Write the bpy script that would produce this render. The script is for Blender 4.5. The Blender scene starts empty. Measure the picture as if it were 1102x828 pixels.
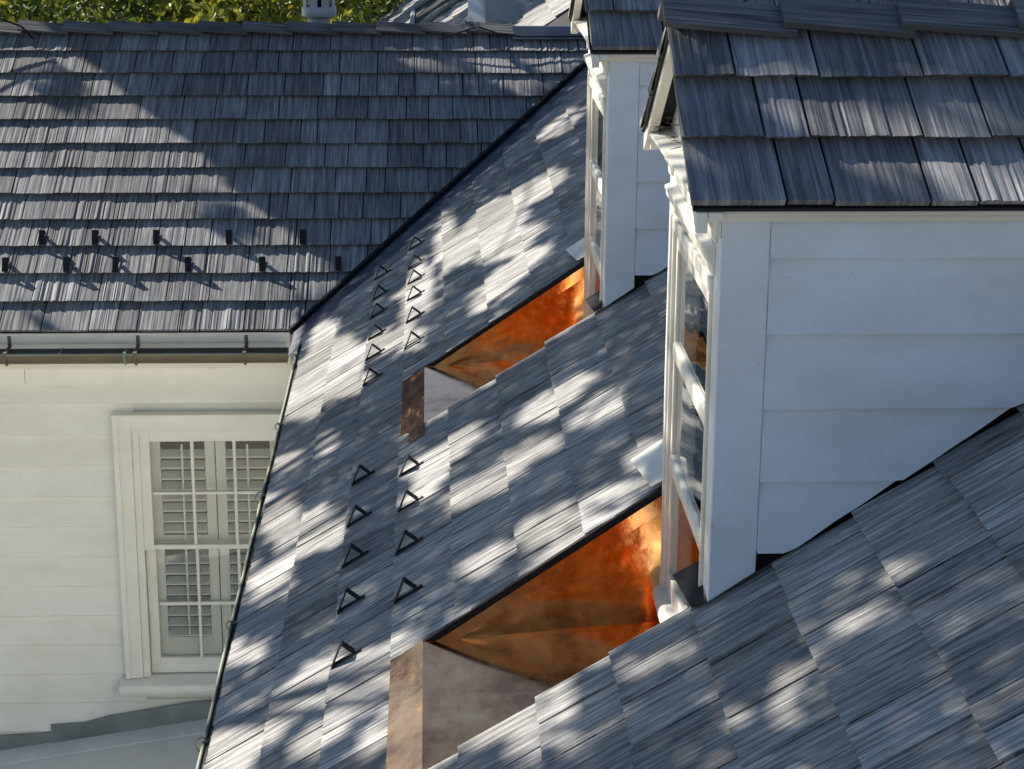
import bpy, math, random
from mathutils import Vector, Matrix, noise

# ------------------------------------------------------------------ camera, world, sun, exposure
S = bpy.context.scene
COL = S.collection
CAM_C = Vector((0.6943, -9.3123, 2.4958))
CR = Vector((0.99912, -0.04139, 0.00612)); CU = Vector((0.00595, 0.28524, 0.95844)); CF = Vector((0.04142, 0.95756, -0.28524))
cd = bpy.data.cameras.new('camera'); cam = bpy.data.objects.new('camera', cd); COL.objects.link(cam)
cd.sensor_width = 36.0; cd.lens = 2095.0 / 1102.0 * 36.0; cd.clip_start = 0.05; cd.clip_end = 2000
mw = Matrix.Identity(4)
for i in range(3):
    mw[i][0] = CR[i]; mw[i][1] = CU[i]; mw[i][2] = -CF[i]; mw[i][3] = CAM_C[i]
cam.matrix_world = mw
S.camera = cam
SUN_EL, SUN_AZ = math.radians(33.0), math.radians(51.0)      # azimuth from +Y towards -X
SUN = Vector((-math.sin(SUN_AZ) * math.cos(SUN_EL), math.cos(SUN_AZ) * math.cos(SUN_EL), math.sin(SUN_EL)))
W = bpy.data.worlds.new('World'); S.world = W; W.use_nodes = True
wn = W.node_tree; sky = wn.nodes.new('ShaderNodeTexSky'); sky.sky_type = 'NISHITA'; sky.sun_disc = False
sky.sun_elevation = SUN_EL; sky.sun_rotation = -SUN_AZ; sky.air_density = 1.0; sky.dust_density = 0.2; sky.ozone_density = 3.5
wn.links.new(sky.outputs[0], wn.nodes['Background'].inputs[0]); wn.nodes['Background'].inputs[1].default_value = 0.06
ld = bpy.data.lights.new('sun', 'SUN'); ld.energy = 5.0; ld.angle = math.radians(0.53); ld.color = (1.0, 0.91, 0.77)
sun = bpy.data.objects.new('sun', ld); COL.objects.link(sun); sun.rotation_euler = SUN.to_track_quat('Z', 'Y').to_euler(); sun.location = (-8, 6, 9)
S.view_settings.view_transform = 'Standard'; S.view_settings.look = 'None'; S.view_settings.gamma = 1
S.view_settings.use_curve_mapping = False
S.view_settings.exposure = 1.12
S.cycles.max_bounces = 14; S.cycles.glossy_bounces = 12; S.cycles.transparent_max_bounces = 12; S.cycles.caustics_reflective = True

# ------------------------------------------------------------------ helpers
class MB:
    def __init__(s): s.v = []; s.f = []; s.uv = []; s.t = []; s.cur = 1.0
    def add(s, vs, fs, uvs=None):
        b = len(s.v); s.v += [tuple(p) for p in vs]; s.t += [s.cur] * len(vs)
        for f in fs:
            s.f.append(tuple(i + b for i in f))
            s.uv.append([uvs[i] for i in f] if uvs else [(vs[i][0], vs[i][1]) for i in f])
    def box(s, x0, x1, y0, y1, z0, z1):
        vs = [(x, y, z) for z in (z0, z1) for y in (y0, y1) for x in (x0, x1)]
        s.add(vs, [(0, 2, 3, 1), (4, 5, 7, 6), (0, 1, 5, 4), (2, 6, 7, 3), (0, 4, 6, 2), (1, 3, 7, 5)])
    def hexa(s, p):                                   # eight corners, bottom ring then top ring
        s.add(p, [(3, 2, 1, 0), (4, 5, 6, 7), (0, 1, 5, 4), (1, 2, 6, 5), (2, 3, 7, 6), (3, 0, 4, 7)])
    def prism(s, poly, d):                            # polygon extruded by vector d
        n = len(poly); a = [Vector(p) for p in poly]; b = [p + Vector(d) for p in a]
        s.add(a + b, [tuple(range(n))[::-1], tuple(range(n, 2 * n))] + [(i, (i + 1) % n, n + (i + 1) % n, n + i) for i in range(n)])
    def tube(s, pts, r, n=10, cap=True):
        pts = [Vector(p) for p in pts]; rs = r if isinstance(r, (list, tuple)) else [r] * len(pts)
        rings = []; up = None
        for i, p in enumerate(pts):
            d = (pts[min(i + 1, len(pts) - 1)] - pts[max(i - 1, 0)]).normalized()
            if up is None: up = Vector((0, 0, 1)) if abs(d.z) < .9 else Vector((1, 0, 0))
            a = d.cross(up).normalized(); up = a.cross(d).normalized()
            rings.append([p + (a * math.cos(2 * math.pi * k / n) + up * math.sin(2 * math.pi * k / n)) * rs[i] for k in range(n)])
        vs = [q for g in rings for q in g]
        fs = [(i * n + k, i * n + (k + 1) % n, (i + 1) * n + (k + 1) % n, (i + 1) * n + k) for i in range(len(pts) - 1) for k in range(n)]
        if cap: fs += [tuple(range(n))[::-1], tuple((len(pts) - 1) * n + k for k in range(n))]
        s.add(vs, fs)
    def sweep(s, prof, path):                         # profile [(out,up)] placed at path frames [(origin,outvec,upvec)]
        n = len(prof); vs = []
        for o, a, b in path:
            for (p, q) in prof: vs.append(Vector(o) + Vector(a) * p + Vector(b) * q)
        m = len(path)
        fs = [(i * n + k, (i + 1) * n + k, (i + 1) * n + (k + 1) % n, i * n + (k + 1) % n) for i in range(m - 1) for k in range(n)]
        fs += [tuple(range(n)), tuple((m - 1) * n + k for k in range(n))[::-1]]
        s.add(vs, fs)
    def build(s, name, mat, parent=None, bevel=0, smooth=False, origin=None):
        me = bpy.data.meshes.new(name); me.from_pydata(s.v, [], s.f)
        ul = me.uv_layers.new(name='grain'); k = 0
        flat = [c for f in s.uv for q in f for c in q]
        ul.data.foreach_set('uv', flat)
        at = me.attributes.new('tint', 'FLOAT', 'POINT'); at.data.foreach_set('value', s.t)
        me.materials.append(mat); me.update()
        if smooth: me.polygons.foreach_set('use_smooth', [True] * len(me.polygons))
        o = bpy.data.objects.new(name, me); COL.objects.link(o)
        if parent: put(o, parent)
        if bevel:
            m = o.modifiers.new('bevel', 'BEVEL'); m.width = bevel; m.segments = 2; m.limit_method = 'ANGLE'; m.angle_limit = 0.6
        return o

def put(o, parent):                                   # parent and keep the world place
    o.parent = parent
    w = Vector((0, 0, 0)); p = parent
    while p is not None: w += Vector(p.location); p = p.parent
    if o.type == 'MESH': o.location = -w
    else: o.location = Vector(o.location) - w
def tag(o, label=None, cat=None, group=None, kind=None):
    if label: o['label'] = label
    if cat: o['category'] = cat
    if group: o['group'] = group
    if kind: o['kind'] = kind
    return o
def empty(name, loc, label=None, cat=None, group=None, parent=None):
    o = bpy.data.objects.new(name, None); COL.objects.link(o); o.location = loc; o.empty_display_size = .1
    tag(o, label, cat, group)
    if parent: put(o, parent)
    return o
def copy_tree(o, parent=None):
    c = o.copy(); COL.objects.link(c)
    if parent: c.parent = parent
    for ch in list(o.children): copy_tree(ch, c)
    return c

# ------------------------------------------------------------------ materials
def new_mat(name):
    m = bpy.data.materials.new(name); m.use_nodes = True; nt = m.node_tree
    return m, nt, nt.nodes['Principled BSDF']
def nd(nt, t, **k):
    n = nt.nodes.new(t)
    for a, b in k.items(): setattr(n, a, b)
    return n
def ramp(nt, fac, stops):
    r = nd(nt, 'ShaderNodeValToRGB'); cr = r.color_ramp
    while len(cr.elements) > len(stops): cr.elements.remove(cr.elements[-1])
    while len(cr.elements) < len(stops): cr.elements.new(1)
    for e, (p, c) in zip(cr.elements, stops): e.position = p; e.color = (*c, 1)
    nt.links.new(fac, r.inputs[0]); return r.outputs[0]
def noise_tex(nt, vec, scale, detail=4, rough=.55):
    n = nd(nt, 'ShaderNodeTexNoise'); n.inputs['Scale'].default_value = scale; n.inputs['Detail'].default_value = detail; n.inputs['Roughness'].default_value = rough
    if vec is not None: nt.links.new(vec, n.inputs['Vector'])
    return n.outputs[0]
def mapping(nt, vec, sc, loc=(0, 0, 0)):
    m = nd(nt, 'ShaderNodeMapping'); m.inputs['Scale'].default_value = sc; m.inputs['Location'].default_value = loc
    nt.links.new(vec, m.inputs['Vector']); return m.outputs[0]
def mix(nt, a, b, fac, mode='MIX'):
    n = nd(nt, 'ShaderNodeMix', data_type='RGBA', blend_type=mode)
    for s, v in ((6, a), (7, b), (0, fac)):
        if isinstance(v, (int, float)): n.inputs[s].default_value = v
        elif isinstance(v, tuple): n.inputs[s].default_value = (*v, 1)
        else: nt.links.new(v, n.inputs[s])
    return n.outputs[2]
def bump(nt, b, h, dist, strength=1.0, prev=None):
    n = nd(nt, 'ShaderNodeBump'); n.inputs['Distance'].default_value = dist; n.inputs['Strength'].default_value = strength
    nt.links.new(h, n.inputs['Height'])
    if prev: nt.links.new(prev, n.inputs['Normal'])
    nt.links.new(n.outputs[0], b.inputs['Normal']); return n.outputs[0]

def shake_mat(name, dark, mid, light, su=60, sv=2.2, grooves=.8):
    m, nt, b = new_mat(name)
    uv = nd(nt, 'ShaderNodeUVMap', uv_map='grain').outputs[0]
    g1 = noise_tex(nt, mapping(nt, uv, (su * 1.0, sv, 1)), 1.0, 6, .66)
    g2 = noise_tex(nt, mapping(nt, uv, (su * 3.6, sv * 2.2, 1), (3, 7, 0)), 1.0, 4, .6)
    g3 = noise_tex(nt, mapping(nt, uv, (5, 4, 1), (9, 2, 0)), 1.0, 3, .5)
    g4 = noise_tex(nt, mapping(nt, uv, (su * 1.9, sv * 1.3, 1), (5, 1, 0)), 1.0, 5, .6)
    c1 = ramp(nt, g1, [(.33, tuple(.55 * a + .45 * b_ for a, b_ in zip(dark, mid))), (.47, mid), (.66, light)])
    c1 = mix(nt, c1, ramp(nt, g4, [(.385, dark), (.43, (1, 1, 1))]), grooves, 'MULTIPLY')
    c2 = mix(nt, c1, ramp(nt, g2, [(.30, (.22, .22, .225)), (.52, (.5, .5, .5)), (.75, (.70, .70, .69))]), .8, 'OVERLAY')
    t = nd(nt, 'ShaderNodeAttribute', attribute_name='tint').outputs['Fac']
    tc = nd(nt, 'ShaderNodeCombineColor'); [nt.links.new(t, tc.inputs[i]) for i in range(3)]
    c3 = mix(nt, c2, tc.outputs[0], 1.0, 'MULTIPLY')
    c4 = mix(nt, c3, ramp(nt, g3, [(.3, (.42, .42, .43)), (.7, (.58, .58, .57))]), .6, 'OVERLAY')
    nt.links.new(c4, b.inputs['Base Color'])
    b.inputs['Roughness'].default_value = .85; b.inputs['Specular IOR Level'].default_value = .22
    p = bump(nt, b, g4, .004, .7); bump(nt, b, g2, .0016, .8, p)
    return m
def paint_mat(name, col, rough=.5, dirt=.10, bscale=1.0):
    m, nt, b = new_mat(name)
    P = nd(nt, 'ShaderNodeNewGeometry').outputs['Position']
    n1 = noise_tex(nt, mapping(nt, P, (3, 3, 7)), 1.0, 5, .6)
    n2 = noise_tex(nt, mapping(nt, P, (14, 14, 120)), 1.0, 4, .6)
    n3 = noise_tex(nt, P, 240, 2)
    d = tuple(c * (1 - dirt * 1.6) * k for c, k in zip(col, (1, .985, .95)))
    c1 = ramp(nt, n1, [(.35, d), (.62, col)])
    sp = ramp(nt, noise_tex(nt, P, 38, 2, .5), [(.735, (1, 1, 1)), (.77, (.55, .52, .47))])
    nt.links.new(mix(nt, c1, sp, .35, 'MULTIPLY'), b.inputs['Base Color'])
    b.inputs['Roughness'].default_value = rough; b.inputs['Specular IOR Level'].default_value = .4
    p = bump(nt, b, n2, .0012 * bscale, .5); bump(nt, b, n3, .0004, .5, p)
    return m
def metal_mat(name, col, rough=.4, metallic=.8, var=.3, scale=6, col2=None):
    m, nt, b = new_mat(name)
    P = nd(nt, 'ShaderNodeNewGeometry').outputs['Position']
    n1 = noise_tex(nt, P, scale, 5, .6)
    c2 = col2 or tuple(c * (1 - var) for c in col)
    nt.links.new(ramp(nt, n1, [(.35, c2), (.65, col)]), b.inputs['Base Color'])
    r = nd(nt, 'ShaderNodeMapRange'); r.inputs[3].default_value = rough * .75; r.inputs[4].default_value = rough * 1.3
    nt.links.new(n1, r.inputs[0]); nt.links.new(r.outputs[0], b.inputs['Roughness'])
    b.inputs['Metallic'].default_value = metallic
    bump(nt, b, noise_tex(nt, P, scale * 1.7, 3), .002, .35)
    return m
def flat_mat(name, col, rough=.7, var=.15, scale=8, bd=.002):
    m, nt, b = new_mat(name)
    P = nd(nt, 'ShaderNodeNewGeometry').outputs['Position']
    n1 = noise_tex(nt, P, scale, 6, .6)
    nt.links.new(ramp(nt, n1, [(.3, tuple(c * (1 - var) for c in col)), (.7, tuple(min(1, c * (1 + var)) for c in col))]), b.inputs['Base Color'])
    b.inputs['Roughness'].default_value = rough; b.inputs['Specular IOR Level'].default_value = .2
    bump(nt, b, noise_tex(nt, P, scale * 6, 4), bd, .5)
    return m
def leaf_mat(name, c1, c2, c3):
    m, nt, b = new_mat(name)
    t = nd(nt, 'ShaderNodeAttribute', attribute_name='tint').outputs['Fac']
    nt.links.new(ramp(nt, t, [(0, c1), (.5, c2), (1, c3)]), b.inputs['Base Color'])
    b.inputs['Roughness'].default_value = .5
    tr = nd(nt, 'ShaderNodeBsdfTranslucent'); nt.links.new(ramp(nt, t, [(0, c2), (1, c3)]), tr.inputs[0])
    mx = nd(nt, 'ShaderNodeMixShader'); mx.inputs[0].default_value = .35
    nt.links.new(b.outputs[0], mx.inputs[1]); nt.links.new(tr.outputs[0], mx.inputs[2])
    nt.links.new(mx.outputs[0], nt.nodes['Material Output'].inputs[0])
    return m
def glass_mat(name, ior=1.5):
    m, nt, b = new_mat(name); nt.nodes.remove(b)
    g = nd(nt, 'ShaderNodeBsdfGlossy'); g.inputs['Roughness'].default_value = .01; g.inputs['Color'].default_value = (1, 1, 1, 1)
    t = nd(nt, 'ShaderNodeBsdfTransparent'); t.inputs[0].default_value = (.96, .97, .96, 1)
    f = nd(nt, 'ShaderNodeFresnel'); f.inputs['IOR'].default_value = ior
    P = nd(nt, 'ShaderNodeNewGeometry').outputs['Position']
    bn = nd(nt, 'ShaderNodeBump'); bn.inputs['Distance'].default_value = .004; bn.inputs['Strength'].default_value = .25
    nt.links.new(noise_tex(nt, P, 5, 1), bn.inputs['Height']); nt.links.new(bn.outputs[0], g.inputs['Normal'])
    mx = nd(nt, 'ShaderNodeMixShader')
    nt.links.new(f.outputs[0], mx.inputs[0]); nt.links.new(t.outputs[0], mx.inputs[1]); nt.links.new(g.outputs[0], mx.inputs[2])
    nt.links.new(mx.outputs[0], nt.nodes['Material Output'].inputs[0])
    return m
def copper_mat(name, cs=((.76, .35, .12), (.92, .49, .19), (.96, .57, .27)), rs=((.08,) * 3, (.13,) * 3, (.24,) * 3), st=.4):
    m, nt, b = new_mat(name)
    P = nd(nt, 'ShaderNodeNewGeometry').outputs['Position']
    n1 = noise_tex(nt, P, 5.5, 6, .62); n2 = noise_tex(nt, mapping(nt, P, (30, 9, 30)), 1, 5, .65); n3 = noise_tex(nt, P, 70, 3)
    c = ramp(nt, n1, [(.34, cs[0]), (.48, cs[1]), (.7, cs[2])])
    c = mix(nt, c, ramp(nt, n2, [(.36, (.40, .34, .32)), (.5, (.5, .5, .5)), (.72, (.58, .57, .56))]), st, 'OVERLAY')
    sp = ramp(nt, n3, [(.74, (1, 1, 1)), (.79, (.45, .33, .25))])
    nt.links.new(mix(nt, c, sp, .5, 'MULTIPLY'), b.inputs['Base Color'])
    b.inputs['Metallic'].default_value = 1
    nt.links.new(ramp(nt, n2, [(.3, rs[0]), (.55, rs[1]), (.75, rs[2])]), b.inputs['Roughness'])
    bump(nt, b, n1, .006, .16)
    return m

M_SHAKE = shake_mat('grey_shake', (.040, .040, .043), (.245, .246, .252), (.46, .46, .46), 80, 4.2, .6)
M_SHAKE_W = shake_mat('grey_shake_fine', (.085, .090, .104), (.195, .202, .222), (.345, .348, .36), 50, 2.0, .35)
M_CAP = shake_mat('shaded_ridge_shake', (.06, .064, .075), (.125, .13, .145), (.20, .205, .215), 60, 2.0, .5)  # slope shakes darkened, the caps' shade put into the colour
M_EDGE = flat_mat('black_underlay', (.018, .019, .022), .8)
M_VALLEY = metal_mat('dark_blue_metal', (.040, .055, .105), .45, .15, .2, 4)
M_BLACK = flat_mat('black_metal', (.016, .017, .021), .85, .2, 20, .0005)
M_WHITE = paint_mat('white_paint', (.74, .73, .68), .45)
M_DSIDE = paint_mat('shade_blue_siding_paint', (.65, .72, .82), .5, .07)  # white paint with the blue of sky shade put into its colour
M_CREAM = paint_mat('cream_paint', (.86, .845, .765), .5, .05)
M_COPPER = copper_mat('copper')
M_COPPER_OLD = copper_mat('tarnished_copper', ((.40, .15, .055), (.70, .31, .115), (.86, .44, .20)), ((.09,) * 3, (.13,) * 3, (.26,) * 3), .75)
M_PATINA = metal_mat('green_patina', (.17, .27, .235), .6, .15, .2, 14, (.24, .20, .13))
M_BRONZE = metal_mat('brown_gutter', (.17, .14, .095), .5, .35, .3, 5)
M_LEAD = metal_mat('grey_zinc', (.27, .29, .29), .55, .3, .35, 5)
M_VENT = metal_mat('pale_vent_metal', (.46, .49, .53), .5, .2, .2, 8)
M_MEMB = flat_mat('grey_membrane', (.60, .61, .61), .8, .10, 3, .001)
M_GLASS = glass_mat('window_glass')
M_DARK = flat_mat('dark_room', (.03, .03, .03), .9)
M_SHUT = paint_mat('shutter_paint', (.84, .84, .80), .45, .03)
M_BARK = flat_mat('bark', (.10, .075, .055), .9, .4, 9, .02)
M_LEAF = leaf_mat('leaf', (.05, .10, .015), (.13, .18, .025), (.38, .33, .03))
M_LEAFD = leaf_mat('leaf_dark', (.03, .06, .012), (.06, .11, .02), (.16, .19, .03))
M_GROUND = flat_mat('lawn', (.10, .12, .05), .95, .35, 1.2, .02)
M_PAVE = flat_mat('pale_paving', (.50, .46, .39), .9, .10, 2, .004)
M_ASPH = flat_mat('pale_asphalt_shingle', (.36, .35, .33), .95, .16, 60, .004)
M_DRYLEAF = leaf_mat('dry_leaf', (.25, .20, .05), (.40, .34, .10), (.5, .42, .15))

# ------------------------------------------------------------------ the roof planes
AL, BE, GA = 0.602, 0.5436, math.radians(33.0)
TA, TB, TG = math.tan(AL), math.tan(BE), math.tan(GA)
E = 0.2; X0 = 0.0886; H0 = 0.0144
XF, YN, DY = 1.2755, -5.508, 2.519
YC = -5.094                                           # middle of the near dormer
VK = TA / TB                                          # valley: y = VK * x
def zm(x): return x * TA

def shingles(mb, O, U, V, N, courses, rng, vmin=None, vmax=None, col=.0085, t=.014, gap_=.006, e=E, ridge=1.0, wset=(.09, .125, .165, .2, .215)):
    for vk, spans in courses:
        for (ua, ub) in spans:
            u = ua - rng.uniform(0, .12) if ub - ua > 1 else ua
            while u < ub - .02:
                w = rng.choice(wset) * rng.uniform(.92, 1.08)
                u0, u1 = max(u, ua), min(u + w, ub); u += w + gap_
                if ub - u < .05: u1 = ub; u = ub
                if u1 - u0 < .012: continue
                n = max(3, int((u1 - u0) / col)); seed = rng.uniform(0, 900)
                dv = rng.gauss(0, .0018); tj = t + rng.gauss(0, .0011); L = 1.32 * e
                ro, so = rng.uniform(0, 50), rng.uniform(0, 50)
                mb.cur = rng.uniform(.72, 1.22) * rng.choice((1, 1, 1, 1.12, .85))
                rugged = rng.choice((.5, .8, 1.0, 1.5, 2.1)) * ridge
                vs = []; uvs = []; cols = []
                for i in range(n + 1):
                    uu = u0 + (u1 - u0) * i / n
                    p = noise.noise((uu * 75 + seed, seed, 0)) * .0013 + noise.noise((uu * 24, seed, 4)) * .0012
                    g = noise.noise((uu * 190, seed, 9)); p += -.0022 * max(0, g - .25) * 2
                    p = max(p * rugged, -.0036)
                    a = vk + dv + noise.noise((uu * 130, seed, 2)) * .0012
                    if vmin: a = max(a, vmin(uu))
                    b = vk + L
                    if vmax: b = min(b, vmax(uu))
                    cols.append((uu, a, b, p))
                for i in range(n):
                    q = cols[i:i + 2]
                    if q[0][2] - q[0][1] < .004 and q[1][2] - q[1][1] < .004: continue
                    pts = []; pu = []
                    for (uu, a, b, p) in q:
                        b = max(b, a + .001); m_ = a + (b - a) * .5
                        p2 = p * .85 + noise.noise((uu * 80, seed, 14)) * .0004
                        for vv, hh in ((a + (.004 if vk == 0 else t * .9), -min(t, .016) if vk == 0 else -t), (a, tj * (1 - (a - vk) / L) + p - t), (m_, tj * (1 - (m_ - vk) / L) + p2 - t), (b, tj * (1 - (b - vk) / L) - t)):
                            pts.append(O + U * uu + V * vv + N * hh); pu.append((uu + ro, vv + so))
                    fs = [(0, 4, 5, 1), (1, 5, 6, 2), (2, 6, 7, 3)]
                    if i == 0: fs.append((0, 1, 2, 3))
                    if i == n - 1: fs.append((4, 7, 6, 5))
                    mb.add(pts, fs, pu)
    mb.cur = 1.0

# ------------------------------------------------------------------ ground and far setting
g = MB(); g.add([(-600, -600, -6), (600, -600, -6), (600, 600, -6), (-600, 600, -6)], [(0, 1, 2, 3)]); tag(g.build('ground', M_GROUND), kind='structure')
g = MB(); g.add([(-26, -46, -5.996), (0.24, -46, -5.996), (0.24, -2.6, -5.996), (-26, -2.6, -5.996)], [(0, 1, 2, 3)]); tag(g.build('bounce_paving', M_PAVE), kind='structure')  # unseen pale paving, added wide to bounce sun onto the wing wall

# ------------------------------------------------------------------ main roof
rng = random.Random(11)
Om = Vector((X0, 0, zm(X0))); Um = Vector((0, -1, 0)); Vm = Vector((math.cos(AL), 0, math.sin(AL))); Nm = Vector((-math.sin(AL), 0, math.cos(AL)))
CA = math.cos(AL); Y_SOUTH, Y_NORTH = -8.4, 14.0
main = empty('main_roof', (X0, -3, zm(X0)), 'long steep grey shake roof slope in dappled sun carrying two white dormers', 'roof')
def spans_main(k):
    cut = []                                          # y-intervals left open
    for d in (0, DY):
        j = lambda: rng.uniform(-.012, .012)
        if k >= 15: continue
        if k >= 8: cut.append((YN - .004 + d, -4.672 + d))
        elif k >= 7: cut.append((-5.497 + j() + d, -4.675 + d))
        elif k >= 3: cut.append((-5.44 + j() + d, -4.745 + j() * .5 + d))
    ys = [Y_SOUTH]
    for a, b in sorted(cut): ys += [a, b]
    ys.append(4.6)
    return [(-ys[i + 1], -ys[i]) for i in range(0, len(ys), 2)]
mb = MB()
courses = [(k * E, spans_main(k)) for k in range(0, 23)]
shingles(mb, Om, Um, Vm, Nm, courses, rng, vmin=lambda u: ((-u + .375) / VK - X0) / CA, vmax=lambda u: 22.6 * E, t=.016, gap_=.008, ridge=1.2)
courses = [(k * E, [(-Y_NORTH, -4.45)]) for k in range(0, 23)]
shingles(mb, Om, Um, Vm, Nm, courses, rng, vmin=lambda u: ((4.15 + u) / VK - X0) / CA if -u < 4.15 else -1, col=.03)
mb.build('shingles', M_SHAKE, main)
# deck with the pockets and dormer shafts left open
dk = MB()
XR = X0 + 22.6 * E * CA
def deck(x0, x1, y0, y1):
    a = [(x0, y0, zm(x0) - .024), (x1, y0, zm(x1) - .024), (x1, y1, zm(x1) - .024), (x0, y1, zm(x0) - .024)]
    dk.hexa([(x, y, z - .02) for x, y, z in a] + a)
pk = [(-5.46, -4.735), (-5.46 + DY, -4.735 + DY)]
deck(.075, .668, Y_SOUTH, .03); deck(2.2, XR, Y_SOUTH, Y_NORTH); deck(.668, 2.2, Y_SOUTH, pk[0][0]); deck(.668, 2.2, pk[0][1], pk[1][0]); deck(.668, 2.2, pk[1][1], Y_NORTH)
deck(.075, .668, 4.0, Y_NORTH)
dk.build('roof_deck', M_EDGE, main)
# black drip strip along the cut shingle edge above each pocket
for d in (0, DY):
    e_ = MB()
    a = [(.588, -4.752 + d), (1.27, -4.752 + d), (1.27, -4.737 + d), (.588, -4.737 + d)]
    e_.hexa([(x, y, zm(x) - .034) for x, y in a] + [(x, y, zm(x) - .004) for x, y in a])
    e_.build('drip_edge', M_BLACK, main)
bk = MB()
bk.hexa([(XR, Y_SOUTH, zm(XR) - .06), (XR + 3.6, Y_SOUTH, zm(XR) - 2.5), (XR + 3.6, Y_NORTH, zm(XR) - 2.5), (XR, Y_NORTH, zm(XR) - .06),
         (XR, Y_SOUTH, zm(XR) - .01), (XR + 3.6, Y_SOUTH, zm(XR) - 2.46), (XR + 3.6, Y_NORTH, zm(XR) - 2.46), (XR, Y_NORTH, zm(XR) - .01)])
bk.build('back_slope', M_SHAKE, main)

def ridge_caps(mb, p0, dirv, sideA, sideB, n, length, rng, w=.085, th=.016):
    """overlapping ridge pieces, each thick at its start"""
    up = Vector((0, 0, 1))
    for i in range(n):
        a = p0 + dirv * (i * length); b = a + dirv * (length * 1.12)
        mb.cur = rng.uniform(.85, 1.1); ro = rng.uniform(0, 40)
        la, lb = .026 + rng.uniform(-.002, .002), .004
        for sd in (sideA, sideB):
            pts = []; uvs = []; m = 10
            for (q, l) in ((a, la), (b, lb)):
                for j in range(m + 1):
                    s_ = j / m; r_ = noise.noise((s_ * 9, ro, 1)) * .0022
                    pts.append(q + sd * (w * s_) + up * (l + r_)); uvs.append((s_ * w + ro, (q - p0).dot(dirv)))
                for j in (m, 0):
                    pts.append(q + sd * (w * j / m - (.010 if j else 0)) + up * (l - th)); uvs.append((j + ro, 0))
            n1 = m + 3
            fs = [(j, j + 1, n1 + j + 1, n1 + j) for j in range(m)] + [(m, m + 1, n1 + m + 1, n1 + m), (m + 1, m + 2, n1 + m + 2, n1 + m + 1)]
            fs += [tuple(range(n1))[::-1], tuple(range(n1, 2 * n1))]
            mb.add(pts, fs, uvs)
    mb.cur = 1
rc = MB(); ridge_caps(rc, Vector((XR, Y_SOUTH, zm(XR) + .0)), Vector((0, 1, 0)), Vector((-CA, 0, -math.sin(AL))), Vector((.83, 0, -.56)), 88, .255, rng)
rc.build('ridge_cap', M_SHAKE, main)
# gable wall and eave wall under the main roof
gw = MB(); gw.prism([(.30, Y_SOUTH + .25, -6), (XR * 2 - .3, Y_SOUTH + .25, -6), (XR * 2 - .3, Y_SOUTH + .25, .1), (XR, Y_SOUTH + .25, zm(XR) - .1), (.30, Y_SOUTH + .25, zm(.30) - .1)], (0, .15, 0))
gw.build('gable_wall', M_CREAM, main)
gw = MB(); gw.box(.25, .38, Y_SOUTH + .4, -.02, -6, .08); gw.build('eave_wall', M_CREAM, main); gw = MB(); gw.box(.25, .38, 4.1, Y_NORTH, -6, .08); gw.build('eave_wall', M_CREAM, main)
fb = MB(); fb.hexa([(.20, Y_SOUTH, .06), (.245, Y_SOUTH, .06), (.245, -.05, .06), (.20, -.05, .06), (.20, Y_SOUTH, .085), (.245, Y_SOUTH, .11), (.245, -.05, .11), (.20, -.05, .085)]); fb.build('fascia', M_CREAM, main)

# ------------------------------------------------------------------ valley flashing
vf = MB(); n = 14
rows = []
for i in range(n + 1):
    x = 0.02 + 1.80 * i / n; y = VK * x
    rows.append([(x, y + .06, (y + .06) * TB - .014), (x, y + .006, y * TB - .010), (x, y - .008, zm(x) - .008), (x, y - .02, zm(x) - .012), (x, y - .46, zm(x) - .0155)])
vs = [p for r in rows for p in r]; vs += [(p[0], p[1], p[2] - .004) for p in vs]; m5 = 5; nn = (n + 1) * 5
fs = []
for i in range(n):
    for j in range(4):
        a = i * 5 + j; fs += [(a, a + 1, a + 6, a + 5), (nn + a, nn + a + 5, nn + a + 6, nn + a + 1)]
    fs += [(i * 5, i * 5 + 5, nn + i * 5 + 5, nn + i * 5), (i * 5 + 4, nn + i * 5 + 4, nn + i * 5 + 9, i * 5 + 9)]
vf.add(vs, fs)
VF = tag(vf.build('valley_flashing', M_VALLEY), 'dark blue metal valley strip running up between the two shake roof slopes', 'flashing')

rb = MB(); a, b = Vector((.005, .006, .010)), Vector((1.79, 1.79 * VK, 1.79 * TA + .012)); dv = (b - a).normalized(); sd = dv.cross(Vector((0, 0, 1))).normalized() * .011; u3 = Vector((0, 0, .024))
rb.hexa([a - sd - u3, b - sd - u3, b + sd - u3, a + sd - u3, a - sd + u3 * .5, b - sd + u3 * .5, b + sd + u3 * .5, a + sd + u3 * .5]); rb.build('rib', M_BLACK, VF, .002)

# ------------------------------------------------------------------ house wing on the left
rng = random.Random(5)
wing = empty('house_wing', (-1.5, .2, -6), 'cream clapboard house wing with shake roof, shuttered window and brown gutter', 'house')
wroof = empty('roof', (-1.5, 0, 0), parent=wing)
CB, SB = math.cos(BE), math.sin(BE); XW = -4.2
Ow = Vector((0, 0, H0)); Uw = Vector((1, 0, 0)); Vw = Vector((0, CB, SB)); Nw = Vector((0, -SB, CB))
YR = 2.06; ZR = YR * TB + H0
mb = MB(); kmax = 12
shingles(mb, Ow, Uw, Vw, Nw, [(k * E, [(XW, 1.9)]) for k in range(kmax)], rng, vmin=lambda u: (u * VK + .004) / CB, vmax=lambda u: YR / CB - .01, col=.0055, t=.026, ridge=2.1)
mb.build('shingles', M_SHAKE_W, wroof)
d_ = MB()
d_.hexa([(XW, .03, -.012), (0.0, .03, -.012), (YR / VK, YR, ZR - .07), (XW, YR, ZR - .07), (XW, .03, -.004), (.0, .03, -.004), (YR / VK, YR, ZR - .040), (XW, YR, ZR - .040)])
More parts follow.
